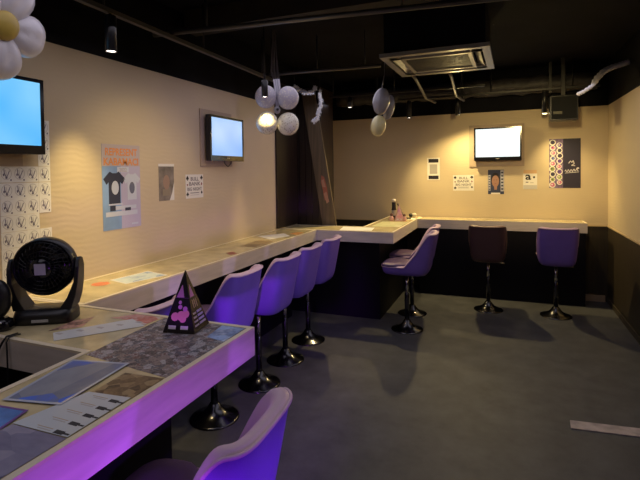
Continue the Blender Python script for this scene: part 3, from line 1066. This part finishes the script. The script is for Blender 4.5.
# black appliance at the left edge
ap = thing('table_appliance', 'black rounded appliance beside the desk fan at the left edge of view', 'appliance', (-1.945, 1.245, ZK + 0.0005), radians(35))
a1 = MB()
a1.loft([[(x * s, y * s, z) for x, y in sup(40, 0.060, 0.042, 4)] for s, z in ((0.98, 0), (1, 0.01), (0.95, 0.035), (0.6, 0.05))], GLOSSB)
a1.build('foot', ap)
a2 = MB()
a2.ball((0, 0, 0.125), (0.060, 0.046, 0.085), PLASTIC)
a2.build('body', ap)
a3 = MB()
a3.ball((0.030, -0.037, 0.036), (0.007, 0.006, 0.005), CHROME, nu=12, nv=8)
a3.build('knob', ap)
cbm = MB()
cbm.tube([(-1.80, 1.235, ZK + 0.006), (-1.80, 1.19, ZK + 0.008), (-1.805, 1.178, ZK - 0.01), (-1.84, 1.172, 0.90), (-1.90, 1.17, 0.80), (-1.95, 1.17, 0.6), (-1.96, 1.17, 0.01)], 0.004, PLASTIC)
tag(cbm.build('power_cable'), 'black power cable drooping over the inner edge of the near counter, slanting left', 'cable')
cbm = MB()
cbm.tube([(-1.785, 1.235, ZK + 0.005), (-1.785, 1.19, ZK + 0.007), (-1.785, 1.180, ZK - 0.01), (-1.778, 1.176, 0.90), (-1.775, 1.175, 0.80), (-1.775, 1.17, 0.01)], 0.003, PLASTIC)
tag(cbm.build('power_cable'), 'thin black cable hanging straight down the inner edge of near counter', 'cable')

# ------------------------------------------------------------------ items on the corner counter
ZI = ZK + 0.0015
bt = thing('bottle', 'slim dark bottle with pale cap at the back of the corner counter', 'bottle', (-1.34, 5.90, ZI))
MB().lathe([(0.030, 0), (0.031, 0.01), (0.031, 0.13), (0.026, 0.15), (0.026, 0.22), (0.024, 0.225)], mat('dark_bottle', (0.03, 0.02, 0.02), 0.2), 20).build('body', bt)
MB().lathe([(0.032, 0.05), (0.032, 0.12)], mat('grey_label', (0.40, 0.36, 0.34), 0.5), 20, cap0=False, cap1=False).build('bottle_label', bt)
MB().lathe([(0.027, 0.2252), (0.028, 0.25), (0.018, 0.265)], mat('pale_cap', (0.75, 0.66, 0.58), 0.4), 20).build('cap', bt)
py2 = dup(py)
py2.location = (-1.25, 5.80, ZI)
py2.rotation_euler = (0, 0, radians(20))
py2.scale = (0.85, 0.85, 0.85)
py2['label'] = 'pale pink small pyramid stand beside the bottle on the corner counter'
PINKB = mat('pale_pink_card', (0.72, 0.42, 0.40), 0.4)
for ch in py2.children:
    if ch.name.startswith('body'):
        ch.data = ch.data.copy()
        ch.data.materials[0] = PINKB
tb = thing('card_stand', 'dark tilted card stand leaning back at the corner counter', 'card stand', (-1.225, 6.03, ZI), radians(10))
Tt = Matrix.Rotation(radians(-24), 4, 'Y')
MB().box(-0.010, 0.004, -0.06, 0.06, 0.012, 0.22, mat('dark_brown_card', (0.05, 0.03, 0.022), 0.3), Tt).build('panel', tb)
MB().box(-0.06, 0.08, -0.05, 0.05, 0.0, 0.012, mat('dark_brown_card', (0.05, 0.03, 0.022), 0.3)).build('foot', tb)
tg = thing('tape_dispenser', 'small black and white desk item where the two back counters meet', 'desk item', (-1.13, 6.17, ZI))
MB().ball((0, 0, 0.032), (0.04, 0.03, 0.032), mat('cream_plastic', (0.62, 0.55, 0.42), 0.4)).build('body', tg)
MB().ball((-0.038, -0.025, 0.032), (0.026, 0.022, 0.030), PLASTIC).build('roll', tg)
for (x, y, r, lb) in ((-1.33, 5.72, 0.028, 'small pink figure at the left foot of the pale pink pyramid'),
                      (-1.17, 5.74, 0.026, 'small pink figure at the right foot of the pale pink pyramid')):
    t = thing('figurine', lb, 'figurine', (x, y, ZI), 0, 'pink figures by the pyramid')
    MB().lathe([(r, 0), (r * 1.05, r), (r * 0.7, r * 2), (r * 0.5, r * 2.2)], PINKB, 20).build('body', t)
    MB().ball((0, 0, r * 2.75), (r * 0.72, r * 0.72, r * 0.7), mat('brown_figure_head', (0.16, 0.07, 0.06), 0.5)).build('head', t)
flat('paper_sheet', 'small white sheet at the wall end of the corner counter', 'paper',
     [(-1.20, 5.95), (-1.09, 5.95), (-1.09, 6.12), (-1.20, 6.12)], WHITE, 1, group=GP)

# leaning plank with red mark
pk = thing('wooden_plank', 'brown wooden plank leaning against the dark pillar with a red figure on it', 'plank', (-1.75, 5.045, 0))
pb = MB()
Tp = Matrix.Rotation(radians(-9.0), 4, 'Y')
pb.box(-0.095, 0.075, 0.0, 0.022, 0.014, 2.56, PLANKM, Tp)
pb.build('board', pk)
b = MB()
TP = Tp @ Matrix(((1, 0, 0, 0), (0, 0, -1, 0), (0, 1, 0, 0), (0, 0, 0, 1)))
RF = col('red_figure_print', (0.40, 0.13, 0.08), 0.4)
RF2 = col('pale_red_print', (0.50, 0.27, 0.18), 0.4)
b.prism([(-0.02, 1.28), (0.03, 1.30), (0.035, 1.42), (0.02, 1.55), (-0.01, 1.58), (-0.03, 1.5), (-0.02, 1.4)], 0.0003, 0.0006, RF, TP)
b.prism([(0.0, 1.24), (0.035, 1.26), (0.02, 1.38), (-0.02, 1.36)], 0.0006, 0.0009, RF2, TP)
b.prism([(-0.02, 1.44), (0.02, 1.43), (0.01, 1.53), (-0.02, 1.52)], 0.0006, 0.0009, RF2, TP)
b.build('red_figure', pk)

# floor strip
b = MB()
b.prism([(0.378, 3.254), (0.372, 3.155), (1.12, 3.235), (1.12, 3.335)], 0.0, 0.006, mat('worn_metal_strip', (0.40, 0.35, 0.36), 0.45, var=0.35, scale=12))
o = b.build('floor_strip', loc=(0, 0, 0.0003))
tag(o, 'worn pale threshold strip lying on the dark floor at right', 'floor strip')

# ------------------------------------------------------------------ ceiling fittings
ZR = 2.50


def rail(name, label, cat, p0, p1, r, m, hang=True, rect=False):
    p0, p1 = Vector(p0), Vector(p1)
    t = thing(name, label, cat, p0)
    b = MB()
    if rect:
        d = (p1 - p0)
        L = d.length
        R = d.to_track_quat('X', 'Z').to_matrix().to_4x4()
        b.box(0, L, -r, r, -r * 0.8, r * 0.8, m, R)
    else:
        b.tube([(0, 0, 0), p1 - p0], r, m, 10)
    b.build('rail', t)
    if hang:
        for f in (0.12, 0.5, 0.88):
            q = (p1 - p0) * f
            MB().tube([q + Vector((0, 0, r * 0.9)), q + Vector((0, 0, ZTOP - p0.z - 0.0005))], 0.006, DMET).build('hanger', t)
    return t


DMET = mat('dark_metal', (0.035, 0.034, 0.036), 0.4, 0.5)
MMET = mat('dull_metal', (0.16, 0.15, 0.15), 0.38, 0.7)
rail('lighting_track', 'black lighting track running along above the left counter', 'lighting track', (-2.03, 1.63, ZR + 0.01), (-2.13, 4.15, ZR + 0.01), 0.016, MMET, rect=True)
rail('ceiling_pipe', 'long grey conduit pipe crossing the ceiling in front of the air conditioner', 'pipe', (-2.2, 2.50, 2.54), (1.1, 2.87, 2.54), 0.017, MMET)
rail('ceiling_pipe', 'shorter grey conduit pipe running from the balloon cluster to the air conditioner', 'pipe', (-2.2, 3.93, 2.535), (-1.02, 4.02, 2.535), 0.016, MMET)
rail('lighting_track', 'black lighting track crossing above the corner counter', 'lighting track', (-2.2, 5.36, ZR + 0.02), (-0.2, 5.36, ZR + 0.02), 0.014, DMET, rect=True)
rail('lighting_track', 'black lighting track along the back wall', 'lighting track', (-1.3, 6.02, ZR + 0.03), (1.0, 6.02, ZR + 0.03), 0.014, DMET, rect=True)
# wrapped duct along the back wall
dk = thing('air_duct', 'dark wrapped air duct running along the top of the back wall', 'duct', (-2.2, 6.205, 2.62))
b = MB()
pts = [(i * 0.1, 0.008 * sin(i * 2.1), 0.008 * cos(i * 1.7)) for i in range(33)]
b.tube(pts, [0.105 + 0.008 * sin(i * 2.7) for i in range(33)], mat('dark_wrap', (0.035, 0.032, 0.038), 0.55, bump=0.6, bscale=25, var=0.5, scale=14), 16)
b.build('duct_body', dk)
for x in (0.6, 1.7, 2.7):
    MB().box(x - 0.015, x + 0.015, -0.122, 0.122, -0.122, 0.2395, DMET).build('duct_bracket', dk)
b = MB()
b.box(-2.3, 1.1, 2.95, 3.10, ZTOP - 0.16, ZTOP - 0.0005, mat('dark_brown_beam', (0.022, 0.016, 0.012), 0.7, var=0.4, scale=5))
tag(b.build('ceiling_beam'), 'dark brown beam crossing the ceiling behind the long conduit', 'beam')

# air conditioner cassette
acx, acy, acz = -0.495, 3.93, 2.48
ac = thing('air_conditioner', 'square ceiling air conditioner with dark grille and pale frame', 'air conditioner', (acx, acy, acz), radians(-1))
WP = mat('ivory_plastic', (0.34, 0.33, 0.31), 0.4)
h = 0.405
# frame with four slots
fr = MB()
sq = lambda s: [(-s, -s), (s, -s), (s, s), (-s, s)]
fr.ring(sq(h), sq(h - 0.055), 0.0, 0.03, WP)
fr.ring(sq(h - 0.135), sq(h - 0.165), 0.0, 0.03, WP)
for k in range(4):
    R = Matrix.Rotation(k * pi / 2, 4, 'Z')
    fr.box(h - 0.135, h - 0.055, -h + 0.055, -h + 0.14, 0.0, 0.03, WP, R)
    fr.box(h - 0.135, h - 0.055, h - 0.14, h - 0.055, 0.0, 0.03, WP, R)
fr.build('frame', ac)
MB().box(-h + 0.03, h - 0.03, -h + 0.03, h - 0.03, 0.045, 0.40, BLACK).build('housing', ac)
gl = MB()
gi = h - 0.166
gl.box(-gi, gi, -gi, gi, 0.020, 0.028, mat('grille_shadow', (0.03, 0.03, 0.033), 0.7))
for k in range(28):
    y = -gi + 0.01 + k * (2 * gi - 0.02) / 27
    gl.box(-gi, gi, y - 0.003, y + 0.003, 0.006, 0.020, mat('grille_grey', (0.06, 0.06, 0.075), 0.5))
gl.build('grille', ac)
for k in range(4):
    R = Matrix.Rotation(k * pi / 2, 4, 'Z')
    Rt = R @ Matrix.Translation((h - 0.097, 0, 0.022)) @ Matrix.Rotation(radians(35), 4, 'Y')
    MB().box(-0.030, 0.030, -h + 0.145, h - 0.145, -0.002, 0.002, WP, Rt).build('vane', ac)
for a in ((-0.4, -0.4), (0.4, 0.4)):
    MB().tube([(a[0], a[1], 0.40), (a[0], a[1], ZTOP - acz - 0.001)], 0.008, DMET).build('hanger', ac)
for i, (x, y0, lb) in enumerate(((-0.86, 4.50, 'left of two pale drain hoses behind the air conditioner'), (-0.51, 4.50, 'right of two pale drain hoses behind the air conditioner'))):
    b = MB()
    b.tube([(x + 0.0, y0 + 0.02, 2.56), (x + 0.02, y0 + 0.25, 2.53), (x + 0.0, y0 + 0.7, 2.50), (x - 0.01, y0 + 1.1, 2.46), (x + 0.04, 6.0, 2.46)], 0.016, mat('pale_hose', (0.13, 0.12, 0.115), 0.5))
    tag(b.build('drain_hose'), lb, 'hose', 'drain hoses')

# silver flexible duct at right
b = MB()
P = [(0.66, 5.13, 2.32), (0.711, 5.157, 2.344), (0.793, 5.191, 2.401), (0.84, 5.21, 2.48), (0.90, 5.235, 2.545), (0.975, 5.269, 2.584), (1.06, 5.30, 2.61), (1.12, 5.32, 2.63)]
pp = []
for i in range(len(P) - 1):
    for k in range(5):
        pp.append(Vector(P[i]).lerp(Vector(P[i + 1]), k / 5))
pp.append(Vector(P[-1]))
b.tube(pp, [(0.014 if i < 12 else 0.024) + 0.007 * (i % 2) for i in range(len(pp))], mat('crinkled_foil', (0.80, 0.80, 0.92), 0.45, 0.0, bump=0.5, bscale=60), 12)
tag(b.build('foil_hose'), 'crinkled silver foil hose under the ceiling at right', 'hose')

# speaker box near the back wall
sp = thing('loudspeaker', 'black box loudspeaker hanging before the right end of the back wall', 'loudspeaker', (0.615, 5.90, 2.14))
MB().box(-0.142, 0.142, -0.09, 0.09, 0.0, 0.28, PLASTIC).build('cabinet', sp, bevel=0.006)
MB().box(-0.128, 0.128, -0.098, -0.0905, 0.015, 0.265, mat('speaker_cloth', (0.010, 0.011, 0.012), 0.9, bump=0.3, bscale=300)).build('grille', sp)
MB().box(-0.02, 0.02, -0.02, 0.02, 0.2805, ZTOP - 2.1405, DMET).build('bracket', sp)
MB().box(-0.11, -0.02, -0.105, -0.0985, 0.07, 0.10, mat('dull_badge', (0.10, 0.095, 0.06), 0.5)).build('badge', sp)

# spotlights
GLOW = mat('spotlight_glow', (1, 0.9, 0.8), 0.4, emit=(1.0, 0.88, 0.78), estr=6)
WGLOW = mat('warm_spotlight_glow', (1, 0.8, 0.4), 0.4, emit=(1.0, 0.82, 0.40), estr=6)


def spotlight(label, x, y, ztop, length, r, target, power, colr, angle, recess=0.0, blend=0.5, stem=None):
    t = thing('spotlight', label, 'spotlight', (x, y, ztop), 0, 'black ceiling spotlights')
    b = MB()
    b.lathe([(r * 0.9, -0.002), (r, -0.006), (r, -length), (r * 0.86, -length)], PLASTIC, 28, cap1=False)
    b.lathe([(r * 0.86, -length), (r * 0.84, -length + recess + 0.012)], PLASTIC, 28, cap0=False, cap1=False)
    b.build('housing', t)
    MB().lathe([(r * 0.835, -length + recess + 0.010), (r * 0.80, -length + recess + 0.004), (r * 0.4, -length + recess + 0.002)], WGLOW if colr == 'w' else GLOW, 24).build('lens', t)
    MB().tube([(0, 0, -0.002), (0, 0, stem or ZTOP - ztop - 0.0005)], 0.008, DMET).build('stem', t)
    if power:
        c = WARM
        l = lamp('spotlight_bulb', 'SPOT', (x, y, ztop - length - 0.012), target, power, c, 0.03, angle, blend)
        l.parent = t
        l.location = Vector((0, 0, -length - 0.012))
    return t


spotlight('black cylinder spotlight nearest the viewer above the left counter', -2.035, 1.97, 2.485, 0.20, 0.031, (-2.25, 1.98, 1.1), 56, 'n', 55, blend=1.0, stem=0.0115)
spotlight('black spotlight hanging in front of the balloon cluster', -1.86, 3.42, 2.37, 0.14, 0.027, (-2.12, 4.05, 0.9), 36, 'n', 45, blend=0.9)
spotlight('black spotlight over the corner counter left of the twin balloons', -1.745, 5.357, 2.500, 0.125, 0.033, (-1.5, 4.95, 0.9), 80, 'n', 70, blend=0.8, stem=0.0085)
spotlight('black spotlight just right of the twin balloons', -1.155, 6.02, 2.505, 0.22, 0.030, (-0.95, 6.15, 1.1), 62, 'n', 55, blend=1.0, stem=0.0135)
spotlight('dark spotlight with hidden lamp left of the back television', -0.545, 6.02, 2.505, 0.22, 0.030, (0.0, 4.9, 0), 88, 'n', 190, recess=0.04, blend=0.8, stem=0.0135)
spotlight('warm glowing spotlight at the left of the loudspeaker', 0.435, 6.02, 2.505, 0.25, 0.030, (0.75, 6.2, 1.1), 80, 'w', 85, blend=1.0, recess=-0.016, stem=0.0135)

# ------------------------------------------------------------------ balloons


def balloon_mat(name, c, alpha, speck=None):
    m = mat(name, c, 0.15, alpha=alpha, coat=0.5)
    if speck:
        nt = m.node_tree
        b = nt.nodes['Principled BSDF']
        tc = nt.nodes.new('ShaderNodeTexCoord')
        v = nt.nodes.new('ShaderNodeTexVoronoi')
        v.inputs['Scale'].default_value = 60
        r = nt.nodes.new('ShaderNodeValToRGB')
        r.color_ramp.interpolation = 'CONSTANT'
        r.color_ramp.elements[0].color = (*speck, 1)
        r.color_ramp.elements[1].position = 0.30
        r.color_ramp.elements[1].color = (*c, 1)
        nt.links.new(tc.outputs['Object'], v.inputs['Vector'])
        nt.links.new(v.outputs['Distance'], r.inputs[0])
        nt.links.new(r.outputs[0], b.inputs['Base Color'])
    return m


CONF = balloon_mat('confetti_balloon_skin', (0.56, 0.53, 0.62), 0.75, (0.85, 0.78, 0.66))
CONF_LIT = balloon_mat('lit_confetti_balloon_skin', (0.85, 0.82, 0.66), 0.92, (0.50, 0.44, 0.30))  # same skin brightened to carry the spotlight glow on the lower pair
bc = thing('balloon_cluster', 'cluster of four speckled confetti balloons hanging near the left television', 'balloons', (-1.84, 3.62, 2.15))
K = 4.05 / 3.4
R_ = 0.097
spots4 = [((-1.635, 3.024, 2.157), CONF), ((-1.484, 3.084, 2.147), CONF), ((-1.628, 3.021, 1.965), CONF_LIT), ((-1.484, 3.079, 1.955), CONF_LIT)]
O = Vector((-1.84, 3.62, 2.15))
for (p3, m) in spots4:
    q = Vector(p3)
    q = Vector((q.x * K, q.y * K, 1.6 + (q.z - 1.6) * K)) - O
    b = MB()
    b.ball(q, (R_, R_, R_ * 1.05), m)
    b.build('balloon', bc)
ctr = Vector((-1.559 * K, 3.051 * K, 1.6 + 0.46 * K)) - O
b = MB()
b.ball(ctr + Vector((0, 0.0, 0)), (0.030, 0.030, 0.034), mat('grey_knot', (0.30, 0.29, 0.32), 0.4))
b.ball(ctr + Vector((0.02, -0.03, 0.0)), (0.012, 0.012, 0.012), INK)
b.build('knot', bc)
b = MB()
up4 = Vector((0, 0, 1))
for k in range(3):
    b.tube([ctr, ctr + Vector((0.015 * k - 0.01, 0.01 * k, 0.16)), ctr + Vector((-0.03 + 0.02 * k, 0.015, 0.27)), ctr + Vector((-0.06 + 0.03 * k, 0.02, 0.345)), ctr + Vector((-0.04 + 0.01 * k, 0.02, ZTOP - 2.149))], [0.012, 0.012, 0.012, 0.010, 0.003], mat('silver_ribbon', (0.40, 0.39, 0.45), 0.35, 0.5), 6)
b.build('ribbon', bc)

tw = thing('balloon_cluster', 'silver and cream balloons hanging one above another before the back wall', 'balloons', (-1.07, 4.22, 2.1))
O = Vector((-1.07, 4.22, 2.1))
Ty = Matrix.Rotation(radians(10), 4, 'Y')
SIL = balloon_mat('silver_balloon_skin', (0.36, 0.35, 0.40), 0.9)
CRM = balloon_mat('cream_balloon_skin', (0.88, 0.80, 0.42), 0.95)
b = MB(); b.ball((0, 0, 0), (0.078, 0.09, 0.125), SIL, Matrix.Translation(Vector((-1.062, 4.20, 2.245)) - O) @ Ty); b.build('balloon', tw)
b = MB(); b.ball((0, 0, 0), (0.070, 0.085, 0.100), CRM, Matrix.Translation(Vector((-1.090, 4.19, 2.018)) - O) @ Ty); b.build('balloon', tw)
b = MB(); b.ball((0, 0, 0), (0.055, 0.06, 0.12), SIL, Matrix.Translation(Vector((-1.025, 4.33, 2.205)) - O) @ Ty); b.build('balloon', tw)
b = MB(); b.tube([(0.01, -0.0, 0.27), (0.02, 0.0, 0.33), (0.03, 0.02, 0.40), (0.04, 0.02, ZTOP - 2.101)], 0.004, mat('silver_ribbon', (0.4, 0.39, 0.45), 0.35, 0.5), 6); b.build('ribbon', tw)

# daisy balloon
dsy = thing('flower_balloon', 'large white daisy balloon with yellow centre at the top left', 'balloon', (-2.02, 1.335, 2.25))
dirv = Vector((0.97, 0.12, -0.22)).normalized()
DT = dirv.to_track_quat('Z', 'Y').to_matrix().to_4x4()
dsy.scale = (1.12, 1.12, 1.12)
PETAL = mat('white_balloon_petal', (0.72, 0.70, 0.76), 0.28, coat=0.3, bump=0.15, bscale=22)
for k in range(5):
    a = radians(-4 + 72 * k)
    Tk = DT @ Matrix.Rotation(a, 4, 'Z')
    b = MB()
    b.ball((0.115, 0, 0), (0.098, 0.084, 0.058), PETAL, Tk, fn=lambda q: Vector((q.x, q.y * (1 + 0.25 * q.x / 0.098), q.z * (1 - 0.18 * math.exp(-(q.y / 0.02) ** 2) * (1 if q.x < 0.03 else 0.4)))))
    b.build('petal', dsy)
b = MB()
b.ball((0, 0, 0.042), (0.056, 0.056, 0.030), mat('yellow_balloon_centre', (0.50, 0.36, 0.07), 0.35), DT)
b.build('flower_centre', dsy)
b = MB(); b.tube([(0, 0.0, 0.0), (0, 0.02, 0.3), (0, 0.02, (ZTOP - 2.246) / 1.12)], 0.003, MMET); b.build('string', dsy)

# tinsel garland
TIN = mat('silver_tinsel', (0.85, 0.87, 0.92), 0.5, 0.0, bump=0.8, bscale=120)


def tinsel(label, P):
    pp = []
    for i in range(len(P) - 1):
        for k in range(8):
            pp.append(Vector(P[i]).lerp(Vector(P[i + 1]), k / 8))
    pp.append(Vector(P[-1]))
    b = MB()
    b.tube(pp, 0.012, TIN, 8)
    rr = random.Random(3)
    for p in pp:
        for k in range(9):
            d = Vector((rr.gauss(0, 1), rr.gauss(0, 1), rr.gauss(0, 1))).normalized()
            s = d.orthogonal().normalized() * 0.006
            b.add([p - s, p + s, p + d * 0.030 + s * 0.4, p + d * 0.030 - s * 0.4], [(0, 1, 2, 3)], TIN)
    b.tube([pp[0], Vector((pp[0].x, pp[0].y, ZTOP - 0.0005))], 0.0015, DMET, 6)
    tag(b.build('tinsel_garland'), label, 'garland', 'tinsel garlands', )


tinsel('short silver tinsel garland sagging below the ceiling beside the balloon cluster',
       [(-2.03, 4.38, 2.49), (-2.007, 4.392, 2.47), (-1.93, 4.422, 2.425), (-1.86, 4.445, 2.425), (-1.824, 4.466, 2.485)])
tinsel('silver tinsel garland hanging down over the dark pillar',
       [(-1.785, 4.48, 2.45), (-1.776, 4.481, 2.316), (-1.795, 4.467, 2.22), (-1.815, 4.46, 2.15), (-1.85, 4.45, 2.125)])
